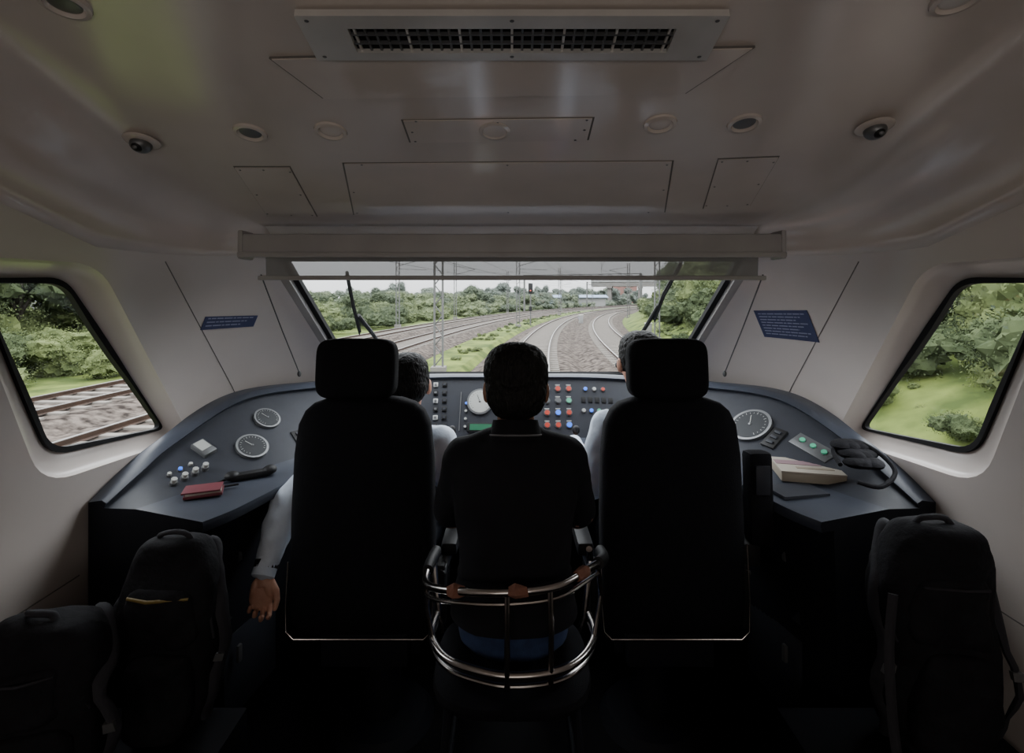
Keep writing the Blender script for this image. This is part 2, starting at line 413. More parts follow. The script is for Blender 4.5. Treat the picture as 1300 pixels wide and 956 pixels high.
b=MB(); b.add([(-.97,2.015,1.82),(.97,2.015,1.82),(.97,2.02,1.735),(-.97,2.02,1.735)],[[0,1,2,3]],'fabric'); b.obj('fabric',bl,smooth=False)
b=MB(); b.box((0,2.02,1.728),(2.0,.02,.018),'blindh',bev=.005); b.obj('bottom_bar',bl)
b=MB()
for s in (-1,1):
    b.tube([(s*.99,2.02,1.74),(s*1.05,2.34,1.50),(s*1.105,2.66,1.26)],.003,'cord',6); b.ell((s*1.105,2.66,1.255),(.010,.010,.016),'cord')
b.obj('cords',bl)

# ------------------------------------------------------------ driver console (U shaped)
St=[
 dict(W=(-1.44,1.74,.955),R1=(-1.405,1.735,.965),R2=(-1.37,1.73,.955),P1=(-1.25,1.70,.948),T1=(-.98,1.62,.94),S=(-1.08,1.68,0)),
 dict(W=(-1.435,1.88,1.02),R1=(-1.40,1.88,1.03),R2=(-1.35,1.865,1.015),P1=(-1.20,1.80,.948),T1=(-.935,1.71,.94),S=(-1.05,1.77,0)),
 dict(W=(-1.42,2.05,1.08),R1=(-1.385,2.04,1.095),R2=(-1.33,2.02,1.075),P1=(-1.14,1.93,.948),T1=(-.90,1.83,.94),S=(-1.02,1.9,0)),
 dict(W=(-1.385,2.48,1.185),R1=(-1.27,2.38,1.205),R2=(-1.22,2.34,1.185),P1=(-1.0,2.16,.948),T1=(-.84,2.05,.94),S=(-.98,2.2,0)),
 dict(W=(-1.18,2.88,1.175),R1=(-1.02,2.68,1.215),R2=(-.99,2.64,1.19),P1=(-.82,2.42,.948),T1=(-.74,2.24,.94),S=(-.88,2.65,0)),
 dict(W=(-.55,3.04,1.175),R1=(-.5,2.73,1.245),R2=(-.5,2.69,1.228),P1=(-.47,2.55,.95),T1=(-.46,2.30,.94),S=(-.5,2.80,0)),
 dict(W=(0,3.045,1.175),R1=(0,2.72,1.25),R2=(0,2.68,1.235),P1=(0,2.55,.95),T1=(0,2.30,.94),S=(0,2.80,0))]
def full(d):
    g={k:V(v) for k,v in d.items()}
    Wf=V((g['W'].x,g['W'].y,0)); T1=g['T1']; ind=(g['P1']-T1).normalized()
    return [Wf,g['W'],g['R1']+V((0,0,-.004)),g['R1'].lerp(g['R2'],.5)+V((0,0,.004)),g['R2'],g['R2']+V((0,0,-.02))+(g['R1']-g['R2'])*.3,g['P1'],T1+ind*.02,T1,T1+V((0,0,-.012))+ind*-.004,T1+V((0,0,-.034)),T1+V((0,0,-.036))+ind*.05,g['S']+V((0,0,.1)),g['S']]
L=[full(d) for d in St]
Rr=[[V((-p.x,p.y,p.z)) for p in r] for r in L[:-1][::-1]]
keys=L+Rr; NP=len(keys[0]); SUB=10
rows=[catmull([k[i] for k in keys],SUB) for i in range(NP)]
con=empty('driver_console')
b=MB(); rings=[[rows[i][j] for i in range(NP)] for j in range(len(rows[0]))]
b.loft(rings,'desk')
for fi,f in enumerate(b.f[:-2]):
    i=fi%NP
    if i in (5,): b.m[fi]=b.mi('deskd')
    if i in (11,12,10): b.m[fi]=b.mi('skirt')
b.mi('skirt'); b.m[-1]=b.mi('skirt'); b.m[-2]=b.mi('skirt')
b.obj('desk_body',con,ang=50)
def ring_at(s):
    x=s*SUB; i=min(int(x),len(rows[0])-2); f=x-i
    return [rows[k][i].lerp(rows[k][i+1],f) for k in range(NP)]
def frame(s,v,a=5,bb=6):
    r=ring_at(s); p=r[bb].lerp(r[a],v); q=ring_at(min(s+.05,11.9)); q0=ring_at(max(s-.05,0))
    t=(q[bb].lerp(q[a],v)-q0[bb].lerp(q0[a],v)).normalized(); up=(r[a]-r[bb]).normalized()
    n=t.cross(up).normalized(); up=n.cross(t).normalized()
    return Matrix(((t.x,up.x,n.x,p.x),(t.y,up.y,n.y,p.y),(t.z,up.z,n.z,p.z),(0,0,0,1)))
def gauge(X,r,face='dial'):
    b=MB()
    b.tube([(0,0,-.01),(0,0,.012)],r*1.16,'ring',32,X=X); b.tube([(0,0,.0),(0,0,.0135)],r,face,32,X=X)
    w='dialw' if face=='dial' else 'black'
    for i in range(19):
        a=math.radians(225-270*i/18); d=.84; l=.14 if i%3==0 else .07
        b.box((math.cos(a)*r*d,math.sin(a)*r*d,.014),(r*l,r*.022,.001),w,R=Matrix.Rotation(a,3,'Z'),X=X)
    b.box((math.cos(2)*r*.3,math.sin(2)*r*.3,.015),(r*.7,r*.04,.001),w,R=Matrix.Rotation(2,3,'Z'),X=X)
    b.ell((0,0,.014),(r*.1,r*.1,.004),'ring',X=X,nu=12,nv=6); b.obj('gauge',con)
def button(mb,X,x,y,r,m,h=.012):
    mb.tube([(x,y,-.005),(x,y,h*.5)],r*1.35,'ring',16,X=X); mb.tube([(x,y,0),(x,y,h)],r,m,16,X=X)
gauge(frame(2.82,.32),.056); gauge(frame(3.18,.64),.050)
X=frame(2.30,.55); b=MB()
b.box((0,.02,.008),(.055,.08,.02),'ring',bev=.004,X=X); b.box((0,.03,.019),(.042,.05,.002),'dialw',X=X)
b.obj('meter',con)
b=MB(); X=frame(1.85,.35); 
for i in range(4): button(b,X,-.07+.042*i,-.015,.010,'dialw',.028)
for i in range(3): button(b,X,-.05+.042*i,.035,.007,'ledb' if i==1 else 'dialw')
b.obj('knobs',con)
b=MB(); X=frame(3.6,.25)
b.box((0,0,.004),(.12,.08,.008),'black',bev=.002,X=X)
for i in range(3):
    for j in range(2): b.box((-.035+.035*i,-.018+.036*j,.011),(.018,.014,.008),'deskd',bev=.002,X=X)
b.obj('switch_panel',con)
def cframe(x,z):
    s=6+ (x/.48); return frame(max(4.9,min(7.1,s)),(z-.95)/.265)
b=MB()
for x0,m in ((-.385,'w'),(-.34,'k')):
    for j in range(6):
        X=cframe(x0,1.19-.038*j); b.box((0,0,.004),(.024,.024,.01),'white' if m=='w' and j%2==0 else 'black',bev=.003,X=X); b.box((0,0,.01),(.012,.010,.006),'ring' if m=='w' else 'deskd',X=X)
b.obj('switch_column',con)
X=cframe(-.16,1.11); gauge(X,.058,'dialw')
X=cframe(-.02,1.10); gauge(X,.05)
b=MB(); X=cframe(-.15,.995); b.box((0,0,.004),(.15,.045,.012),'black',bev=.003,X=X); b.box((0,0,.011),(.12,.03,.002),'screen',X=X); b.obj('display',con)
b=MB(); X=cframe(-.25,1.05); b.box((-.01,.02,.003),(.004,.2,.004),'ring',X=X)
for j in range(4): button(b,X,.02,-.06+.04*j,.006,'ledb' if j==3 else 'dialw')
b.obj('indicator_column',con)
b=MB()
pat=[['ledr','ring','ledr','ledr'],['ledr','ring','ledb','ledr'],['ledr','ledg','ledr','ledb']]
for i,cl in enumerate(pat):
    for j,c in enumerate(cl):
        X=cframe(.175+.055*i,1.17-.055*j); button(b,X,0,0,.0125,c); b.box((0,.021,.001),(.024,.005,.002),'dialw',X=X)
for i in range(3): button(b,cframe(.37+.045*i,1.17),0,0,.009,('ledb','dialw','ledr')[i])
for i in range(4): button(b,cframe(.36+.04*i,1.07),0,0,.009,('dialw','ledb','ledg','dialw')[i])
b.obj('push_buttons',con)
b=MB(); 
for i in range(5): 
    X=cframe(.36+.035*i,1.12); b.box((0,0,.002),(.022,.03,.008),'black',bev=.002,X=X)
b.obj('toggle_row',con)
b=MB()
for x in (-.28,.30):
    b.box((x,2.42,.948),(.07,.12,.014),'black',bev=.004); b.tube([(x,2.42,.95),(x,2.40,1.02)],.008,'ring',10); b.ell((x,2.398,1.03),(.018,.018,.022),'black')
b.obj('master_controller',con)
gauge(frame(8.78,.52),.080)
b=MB(); X=frame(9.62,.58)
b.box((0,0,.003),(.17,.07,.006),'ring',bev=.002,X=X)
for i in range(3): button(b,X,-.05+.05*i,.005,.011,'ledg')
b.obj('lit_buttons',con)
b=MB(); X=frame(9.15,.45); b.box((0,0,.004),(.06,.11,.01),'black',bev=.003,X=X)
for j in range(3): b.box((0,-.03+.03*j,.011),(.03,.015,.008),'deskd',bev=.002,X=X)
b.obj('switch_panel',con)
b=MB()
for s in (-1,1):
    for (z,h) in ((.66,.30),(.30,.3)):
        b.box((s*(.985),1.93,z),(.012,.30,h),'deskd',bev=.003,R=Matrix.Rotation(s*.14,3,'Z'))
        b.box((s*(.975),1.83,z+.08),(.012,.02,.06),'ring',bev=.003,R=Matrix.Rotation(s*.14,3,'Z'))
b.obj('cabinet_doors',con)

b=MB(); b.box((-1.10,1.83,.955),(.12,.085,.010),'redbook',bev=.002,R=rotm('Z',25)); b.box((-1.10,1.83,.963),(.11,.078,.006),'paper',R=rotm('Z',27)); b.box((-1.105,1.83,.969),(.12,.085,.006),'redbook',bev=.002,R=rotm('Z',22)); b.obj('notebook')
b=MB(); b.box((-1.02,2.0,.961),(.15,.045,.022),'black',bev=.008,R=rotm('Z',35)); b.ell((-1.075,1.965,.966),(.027,.027,.018),'black'); b.ell((-.965,2.04,.966),(.027,.027,.018),'black')
b.tube([(-1.09,1.95,.957),(-1.12,1.90,.955),(-1.08,1.87,.955),(-1.02,1.91,.955)],.004,'black',6); b.obj('telephone_handset')
b=MB(); b.box((1.15,2.0,.972),(.22,.18,.034),'card',bev=.003,R=rotm('Z',-14)); b.box((1.15,2.0,.992),(.222,.182,.006),'paper',bev=.001,R=rotm('Z',-14)); b.box((1.13,2.03,.9955),(.16,.05,.002),'pink',R=rotm('Z',-14)); b.box((1.16,1.96,.9955),(.13,.02,.002),'card',R=rotm('Z',-14)); b.obj('boxed_manual')
b=MB(); b.box((1.03,1.86,.950),(.18,.12,.01),'deskd',R=rotm('Z',10)); b.obj('clipboard')
b=MB()
for i in range(9):
    c=V((1.28+.022*(i%3)-.02,1.86+.045*(i//3),1.05+.02*(i//3))); b.ell(c,(.055,.042,.020),'pack',R=rotm('Z',i*37),nu=16,nv=8)
b.tube(catmull([V(p) for p in ((1.2,1.78,1.01),(1.27,1.76,1.0),(1.36,1.82,1.04),(1.32,1.92,1.10),(1.22,1.94,1.08),(1.18,1.84,1.05))],6),.008,'pack',8)
b.obj('sling_bag')
# ------------------------------------------------------------ driver seats
def seat(cx,hx_):
    e=empty('driver_seat'); y=1.765
    b=MB(); R=rotm('X',-3)
    rr=[]
    for z,w,d in ((-.395,.17,.03),(-.385,.215,.048),(-.36,.235,.060),(-.30,.243,.066),(0,.244,.068),(.20,.238,.066),(.30,.226,.062),(.345,.205,.056),(.372,.175,.048),(.388,.13,.036),(.394,.07,.02)):
        sg=lambda a,e_:(1 if a>=0 else -1)*abs(a)**e_
        T=Matrix.Translation(V((cx,y,.915)))@R.to_4x4()
        rr.append([T@V((w*sg(math.cos(a),.5),d*sg(math.sin(a),.6),z)) for a in [2*math.pi*k/48 for k in range(48)]])
    b.loft(rr,'seat')
    b.ell((cx,y+.055,.90),(.17,.05,.33),'seat',R=R,e1=.4,e2=.5,nu=32,nv=24)
    b.obj('backrest',e,ang=60)
    b=MB(); b.ell((hx_,y+.01,1.405),(.137,.055,.104),'seat',R=rotm('X',-6),e1=.38,e2=.45,nu=48,nv=30)
    b.box((hx_,y+.01,1.30),(.20,.06,.08),'seat',bev=.02); b.obj('headrest',e,ang=60)
    b=MB(); yy=y-.072
    pts=[V((cx-.246,yy+.03,.76)),V((cx-.246,yy+.01,.62)),V((cx-.240,yy,.545)),V((cx-.215,yy,.52)),V((cx+.215,yy,.52)),V((cx+.240,yy,.545)),V((cx+.246,yy+.01,.64)),V((cx+.246,yy+.03,.82))]
    b.tube(pts,.0026,'chrome',8); b.obj('piping',e)
    b=MB(); b.ell((cx,y+.29,.485),(.245,.25,.065),'seat',e1=.4,e2=.35,nu=48,nv=20); b.obj('cushion',e,ang=60)
    b=MB(); b.box((cx,y+.25,.40),(.36,.36,.06),'skirt',bev=.01); b.tube([(cx,y+.25,0.03),(cx,y+.25,.38)],.07,'skirt',20); b.tube([(cx,y+.25,.002),(cx,y+.25,.04)],[.2,.17],'skirt',28)
    b.box((cx,y+.02,.44),(.30,.06,.12),'skirt',bev=.01)
    b.obj('pedestal',e)
    b=MB()
    for s in (-1,1):
        if (cx<0 and s<0): continue
        b.box((cx+s*.285,y+.20,.76),(.06,.32,.05),'black',bev=.018); b.tube([(cx+s*.262,y,.70),(cx+s*.285,y+.1,.74)],.016,'ring',10)
        b.box((cx+s*.262,y+.03,.62),(.03,.07,.22),'black',bev=.01)
    b.obj('armrests',e)
    return e
seat(-.508,-.535); s2=seat(.545,.535)
b=MB(); b.box((.865,1.80,.95),(.085,.07,.32),'seat',bev=.02,R=rotm('X',-4)); b.box((.865,1.765,1.02),(.05,.01,.10),'deskd',bev=.004); b.box((.83,1.79,.76),(.06,.05,.08),'black',bev=.01); b.obj('folded_armrest',s2)

ch=empty('metal_armchair')
b=MB()
top=catmull([V(p) for p in ((-.245,1.66,.83),(-.25,1.55,.838),(-.235,1.43,.848),(-.13,1.325,.89),(0,1.295,.905),(.12,1.325,.905),(.215,1.42,.90),(.27,1.52,.875),(.28,1.62,.85))],8)
b.tube(top,.0105,'chrome',12)
top2=[p+V((0,.004,-.033)) for p in top[10:-12]]; b.tube(top2,.006,'chrome',10)
bot=catmull([V(p) for p in ((-.235,1.60,.66),(-.232,1.48,.675),(-.18,1.38,.68),(-.09,1.325,.685),(0,1.305,.685),(.11,1.325,.682),(.19,1.385,.678),(.24,1.49,.672),(.24,1.60,.66))],8)
b.tube(bot,.0105,'chrome',12)
b.tube([p+V((0,.012,-.035)) for p in bot],.0065,'chrome',10)
for x,ya,za in ((-.012,1.297,.905),(.098,1.315,.905)):
    b.tube([(x,ya,za),(x*1.02,ya-.006,.78),(x*1.02,ya+.008,.65)],.0075,'chrome',10)
b.tube([(-.24,1.45,.846),(-.245,1.47,.76),(-.225,1.46,.67)],.0075,'chrome',10)
b.tube([(.245,1.47,.888),(.262,1.50,.78),(.235,1.47,.67)],.0075,'chrome',10)
for s in (-1,1):
    b.tube([(s*.25,1.66,.835),(s*.26,1.70,.78),(s*.235,1.66,.62),(s*.22,1.66,.57)],.0105,'chrome',10)
    for y in (1.36,1.72): b.tube([(s*.17,y,.57),(s*.21,y+(-.04 if y<1.5 else .04),.011)],.011,'skirt',10)
b.tube([(-.19,1.34,.25),(.19,1.34,.25),(.19,1.74,.25),(-.19,1.74,.25),(-.19,1.34,.25)],.009,'skirt',8)
b.obj('tube_frame',ch)
b=MB(); b.ell((0,1.52,.575),(.225,.21,.032),'seat',e1=.6,e2=.6,nu=36,nv=12); b.obj('seat_cushion',ch)
b=MB(); b.tube(top[52:],.017,'black',12); b.tube(top[:11],.017,'black',12); b.obj('arm_pads',ch)
b=MB()
for i,p in enumerate((top[23],top[33])): b.tube([p+V((-.024,.0,-.001)),p+V((-.008,0,.002)),p+V((.008,0,-.001)),p+V((.024,0,.001))],[.012,.018,.015,.012],'foam',10)
b.tube([top[44],top[46],top[47]],[.013,.017,.013],'foam',10)
for v in b.v: v+=V((noise.noise(v*60),noise.noise(v*60+V((3,3,3))),noise.noise(v*60+V((7,7,7)))))*.004
b.obj('worn_foam',ch)

# ------------------------------------------------------------ people
def remeshed(mb,name,parent,voxel,smooth=4,disp=0,dscale=30):
    o=mb.obj(name); 
    kd=KDTree(len(o.data.vertices)); tag=[0]*len(o.data.vertices)
    for p in o.data.polygons:
        for vi in p.vertices: tag[vi]=p.material_index
    for i,v in enumerate(o.data.vertices): kd.insert(v.co,i)
    kd.balance()
    r=o.modifiers.new('r','REMESH'); r.mode='VOXEL'; r.voxel_size=voxel
    s=o.modifiers.new('s','SMOOTH'); s.iterations=smooth; s.factor=.5
    apply_mods(o); me=o.data; me.materials.clear()
    for m in mb.mats: me.materials.append(M[m])
    for p in me.polygons:
        co,i,d=kd.find(p.center); p.material_index=tag[i]; p.use_smooth=True
    if disp:
        for v in me.vertices:
            n=noise.noise(v.co*dscale)+.5*noise.noise(v.co*dscale*2.1); v.co+=v.normal*n*disp
    o.parent=parent; return o
def hand(parent,wrist,fdir,pnorm,left=True,curl=35,m='skin',name='hand',sc=1.0):
    f=V(fdir).normalized(); z=-V(pnorm); z=(z-f*z.dot(f)).normalized(); x=f.cross(z)
    if not left: x=-x
    X=Matrix(((x.x*sc,f.x*sc,z.x*sc,wrist[0]),(x.y*sc,f.y*sc,z.y*sc,wrist[1]),(x.z*sc,f.z*sc,z.z*sc,wrist[2]),(0,0,0,1)))
    b=MB()
    T=lambda p: X@V(p)
    b.ell((0,.052,0),(.041,.054,.0145),m,e1=.8,e2=.75,nu=28,nv=14,X=X)
    b.ell((.022,.035,-.008),(.018,.032,.014),m,X=X,R=rotm('Z',-20)); b.ell((-.026,.04,-.006),(.013,.034,.012),m,X=X)
    b.tube([T((0,-.03,0)),T((0,0,0)),T((0,.03,0))],[.026*sc,.027*sc,.03*sc],m,20,flat=.72)
    for i,(fx,l,r,sp) in enumerate(((.0305,.070,.0088,6),(.0105,.078,.009,1),(-.0100,.072,.0086,-4),(-.0295,.056,.0076,-10))):
        p=V((fx*.9,.080-.004*abs(i-1),0)); pts=[T(p)]; q=V((fx,.098-.005*(abs(i-1)),.0)); pts.append(T(q)); a=0; rad=[r*sc,r*sc]
        for k,fr in enumerate((.44,.31,.25)):
            a+=math.radians(curl*(1+.12*i)*(.75,1.0,.7)[k])
            d=V((math.sin(math.radians(sp))*math.cos(a),math.cos(a)*math.cos(math.radians(sp)),-math.sin(a)))
            q=q+d*l*fr; pts.append(T(q)); rad.append(r*sc*(.96-.09*k))
        b.limb(pts,rad,m,12,4)
    b.limb([T((.024,.018,-.004)),T((.045,.045,-.016)),T((.053,.072,-.026)),T((.050,.094,-.034))],[.014*sc,.0125*sc,.0105*sc,.0088*sc],m,12,4)
    return remeshed(b,name,parent,.0028*sc,2)
def head(parent,c,R,skin,neck,sc=1.0,hairw=1.0):
    X=Matrix.Translation(V(c))@R.to_4x4()@Matrix.Scale(sc,4)
    b=MB()
    b.ell((0,-.012,.03),(.074,.093,.086),skin,X=X); b.ell((0,.022,-.028),(.060,.068,.082),skin,X=X)
    b.ell((0,.052,-.090),(.034,.032,.026),skin,X=X); b.ell((0,.02,-.075),(.052,.05,.035),skin,X=X)
    b.tube([X@V((0,.082,.005)),X@V((0,.095,-.015)),X@V((0,.104,-.034)),X@V((0,.088,-.044))],[.007,.009,.014,.008],skin,12)
    for s in (-1,1):
        b.ell((s*.084,-.004,-.012),(.010,.020,.033),skin,X=X,R=rotm('Z',s*-18)); b.ell((s*.078,.0,-.03),(.010,.012,.014),skin,X=X)
        b.ell((s*.030,.078,.022),(.022,.010,.007),skin,X=X); b.ell((s*.036,.066,-.03),(.022,.018,.02),skin,X=X)
        b.ell((s*.011,.094,-.038),(.008,.009,.007),skin,X=X)
    b.ell((0,.084,-.060),(.025,.010,.006),'lip',X=X,nu=16,nv=8); b.ell((0,.083,-.069),(.021,.010,.006),'lip',X=X,nu=16,nv=8)
    nb=V(neck); nt_=X@V((0,-.018,-.05))
    b.limb([nt_,nt_.lerp(nb,.5),nb+V((0,0,-.02))],[.056,.054,.062],skin,20)
    remeshed(b,'head',parent,.0055,3)
    b=MB()
    for s in (-1,1):
        b.ell((s*.030,.080,.004),(.0125,.009,.009),'eye',X=X); b.ell((s*.030,.0875,.004),(.005,.0025,.005),'iris',X=X)
    b.obj('eyes',parent)
    h=MB()
    h.ell((0,-.020,.044),(.083*hairw,.097,.084),'hair',X=X,e2=.90,e1=.82); h.ell((0,-.050,-.006),(.076*hairw,.058,.080),'hair',X=X,e2=.85,e1=.85)
    h.ell((0,.015,.082),(.068*hairw,.068,.042),'hair',X=X)
    for s in (-1,1): h.ell((s*.072,-.012,.012),(.014,.040,.052),'hair',X=X); h.ell((s*.074,.012,.0),(.008,.012,.03),'hair',X=X); h.ell((s*.030,.085,.034),(.019,.005,.0035),'hair',X=X)
    remeshed(h,'hair',parent,.005,1,disp=.003,dscale=75)
def figure(name,hip,neck,headc,headR,shirt,trous,skin,elb,wri,knee,ank,sh=.175,long=True,hands=None,twist=0,hs=1.0,drop=.0,hw=1.0,slim=1.0,ar=1.0):
    e=empty(name); b=MB(); hip=V(hip); neck=V(neck)
    lat=rotm('Z',twist)@V((1,0,0)); fw=rotm('Z',twist)@V((0,1,0))
    prof=[(-.10,.13,.10),(-.04,.168,.125),(.08,.175,.125),(.22,.168,.115),(.38,.165,.112),(.54,.176,.12),(.68,.188,.124),(.80,.190,.116),(.88,.165,.098),(.94,.115,.078),(1.0,.066,.062),(1.05,.058,.056)]
    rings=[];bulge=lambda t:-.035*math.sin(math.pi*min(max(t,0),1))
    pp=[]
    for i in range(len(prof)-1):
        for k in range(4):
            t=k/4; pp.append(tuple(prof[i][q]*(1-t)+prof[i+1][q]*t for q in range(3)))
    pp.append(prof[-1])
    def ring(t,rx,ry,g=0):
        c=hip.lerp(neck,t)+fw*bulge(t)*1.0
        rx=rx*slim+g; ry=ry+g
        sg=lambda a,e_:(1 if a>=0 else -1)*abs(a)**e_
        return [c+lat*rx*sg(math.cos(a),.85)+fw*ry*sg(math.sin(a),.85) for a in [2*math.pi*k/36 for k in range(36)]]
    rings=[ring(*q) for q in pp]
    ntr=9
    b.loft(rings[ntr-1:],shirt); b.loft(rings[:ntr],trous)
    hm=MB(); sel=[q for q in pp if .06<=q[0]<=.36]
    hm.loft([ring(q[0],q[1],q[2],.013*(1-i/(len(sel)-1))+.004+.0025*math.sin(i*2.1)) for i,q in enumerate(sel[:-1])]+[ring(sel[-1][0],sel[-1][1],sel[-1][2],-.004)],shirt,cap=False)
    for v in hm.v: v+=V((noise.noise(v*16),noise.noise(v*16+V((4,4,4))),0))*.004
    hm.obj('shirt_hem',e)
    shc=hip.lerp(neck,.86)
    for s,i in ((-1,0),(1,1)):
        sj=shc+lat*s*sh+V((0,0,-drop)); el=V(elb[i]); wr=V(wri[i])
        b.limb([shc+lat*s*.05+V((0,0,.045)),sj+V((0,0,.0))],[.05,.057],shirt)
        if long:
            b.limb([sj,sj.lerp(el,.5),el],[.060*ar,.060*ar,.054*ar],shirt); b.limb([el,el.lerp(wr,.35),wr],[.054*ar,.052*ar,.039],shirt)
        else:
            b.limb([sj,sj.lerp(el,.5),sj.lerp(el,.88)],[.060,.060,.059],shirt); b.limb([sj.lerp(el,.5),el,el.lerp(wr,.3),wr],[.044,.042,.041,.027],skin)
        hj=hip+lat*s*.078+V((0,.03,-.02)); kn=V(knee[i]); an=V(ank[i])
        b.limb([hj,hj.lerp(kn,.5),kn],[.086,.082,.064],trous); b.limb([kn,kn.lerp(an,.3),an],[.062,.060,.042],trous)
        b.limb([an+V((0,-.03,-.045)),an+V((s*.01,.08,-.055)),an+V((s*.015,.17,-.062))],[.040,.042,.034],'shoe')
    remeshed(b,'body',e,.011,5,disp=.007 if long else .0045,dscale=14)
    head(e,headc,headR,skin,neck,hs,hw)
    for i,s in ((0,-1),(1,1)):
        fd,pn,cu=hands[i]; wr=V(wri[i]); el=V(elb[i])
        hand(e,wr+V(fd).normalized()*.022,fd,pn,left=(s<0),curl=cu,m=skin,name='hand')
        if long:
            d=(wr-el).normalized(); c=MB(); c.tube([wr-d*.035,wr+d*.022,wr+d*.028],[.041,.039,.030],shirt,20); c.obj('cuff',e)
    return e
man=figure('seated_man',(0.005,1.50,.705),(0.01,1.50,1.262),(0.012,1.515,1.385),rotm('X',-6),'polo','jeans','skin',
  [(-.195,1.61,.965),(.210,1.61,.965)],[(-.03,1.80,.955),(.04,1.77,.985)],[(-.12,1.90,.68),(.12,1.90,.68)],[(-.13,1.97,.26),(.13,1.97,.26)],
  sh=.152,long=False,hands=[((1,.15,0),(0,-1,.2),25),((-1,.1,.1),(0,-1,.1),25)],hs=1.04,hw=1.10,slim=.95)
b=MB()
nk=V((0.01,1.497,1.262))
def ringc(z,rx,ry,y=0,m=32): return [nk+V((rx*math.cos(a),ry*math.sin(a)+y,z+.018*math.sin(a)*-1)) for a in [2*math.pi*k/m for k in range(m)]]
b.loft([ringc(-.025,.084,.082),ringc(.012,.070,.070),ringc(.030,.066,.066),ringc(.028,.061,.061)],'polo',cap=False)
b.tube(ringc(-.012,.079,.078)+[ringc(-.012,.079,.078)[0]],.0028,'pipe',6)
b.obj('collar',man)
drv=figure('train_driver',(-.50,1.985,.655),(-.465,2.02,1.165),(-.425,2.10,1.295),rotm('Z',8)@rotm('X',-14),'wshirt','trous','skin2',
  [(-.850,1.93,.865),(-.215,2.03,.87)],[(-.868,1.80,.695),(-.16,2.30,.985)],[(-.64,2.36,.60),(-.38,2.36,.60)],[(-.64,2.42,.12),(-.38,2.42,.12)],
  sh=.190,long=True,hands=[((-.04,-.20,-1),(.30,-1,.1),48),((.2,1,-.1),(0,0,-1),20)],hs=1.0,drop=.015,ar=1.15)
b=MB(); d=V((-.868,1.80,.695)); b.tube([d+V((.001,.018,.022)),d+V((0,.004,.002))],[.0415,.0415],'black',20); b.obj('sleeve_band',drv)
drv2=figure('train_driver',(.575,1.985,.655),(.56,2.03,1.225),(.525,2.12,1.385),rotm('Z',10)@rotm('X',-8),'wshirt','trous','skin2',
  [(.320,2.04,.90),(.80,2.06,.88)],[(.28,2.31,.985),(.70,2.30,.985)],[(.45,2.36,.60),(.70,2.36,.60)],[(.45,2.42,.12),(.70,2.42,.12)],
  sh=.190,long=True,hands=[((.0,1,-.1),(0,0,-1),20),((-.1,1,-.1),(0,0,-1),20)],hs=1.0,ar=1.08)

# ------------------------------------------------------------ bags
def backpack(c,w,h,d,yaw,m='pack',m2='pack2',accent=None,slump=.026):
    X=Matrix.Translation(V(c))@Matrix.Rotation(math.radians(yaw),4,'Z')
    b=MB(); b.ell((0,0,h/2),(w/2,d/2,h/2),m,e1=.56,e2=.6,nu=44,nv=34,X=X)
    b.ell((0,-d*.44,h*.28),(w*.37,d*.20,h*.22),m,e1=.5,e2=.55,nu=32,nv=20,X=X)
    b.ell((0,-d*.38,h*.66),(w*.35,d*.18,h*.15),m,e1=.5,e2=.55,nu=32,nv=20,X=X)
    for zz in (.44,.78): b.tube([(-w*.32,-d*.50,h*zz-.01),(0,-d*.60,h*zz),(w*.32,-d*.50,h*zz-.01)],.0035,'pack2' if not accent else accent,6,X=X)
    arch=[(w*.46*math.cos(a),-d*.30,h*.52+h*.42*math.sin(a)) for a in [math.pi*k/14 for k in range(15)]]
    b.tube(arch,.0045,m2,6,X=X)
    b.tube(catmull([V(p) for p in ((-.05,.02,h*.96),(-.035,0,h+.012),(.03,-.01,h+.010),(.05,-.02,h*.94))],6),.008,m2,8,X=X)
    for s in (-1,1):
        pts=catmull([V(p) for p in ((s*.07,d*.4,h*.92),(s*w*.38,d*.30,h*.90),(s*w*.52,-d*.12,h*.66),(s*w*.58,-d*.30,h*.34),(s*w*.42,-.15*d,h*.06))],6)
        b.tube(pts,.017,m2,8,X=X,flat=.45)
        b.box((s*w*.56,-d*.34,h*.42),(.024,.014,.020),'ring',X=X)
    for v in b.v:
        n=noise.noise(v*8); v+=V((n,noise.noise(v*8+V((5,5,5))),.7*noise.noise(v*6+V((9,2,5)))))*slump
        v+=V((noise.noise(v*25),noise.noise(v*25+V((5,5,5))),0))*.006
    return b.obj('backpack',ang=60)
for s in (-1,1):
    b=MB(); b.box((s*1.12,1.36,.19),(.6,.46,.38),'skirt',bev=.008); b.box((s*1.12,1.125,.19),(.54,.01,.32),'skirt',bev=.003); b.box((s*.95,1.118,.25),(.02,.012,.08),'ring',bev=.003)
    b.obj('equipment_cabinet')
backpack((-1.18,1.29,.39),.30,.46,.17,8,slump=.035)
backpack((-.985,1.50,.39),.25,.56,.17,5,accent='yellow',slump=.030)
backpack((1.175,1.43,.39),.29,.64,.19,-8,slump=.030)
b=MB(); b.tube(catmull([V(p) for p in ((.99,1.33,.88),(.965,1.31,.75),(.96,1.29,.58),(.97,1.27,.42))],6),.014,'pack2',8,flat=.4); b.box((.965,1.27,.42),(.05,.02,.05),'black',bev=.005); b.obj('hanging_strap')

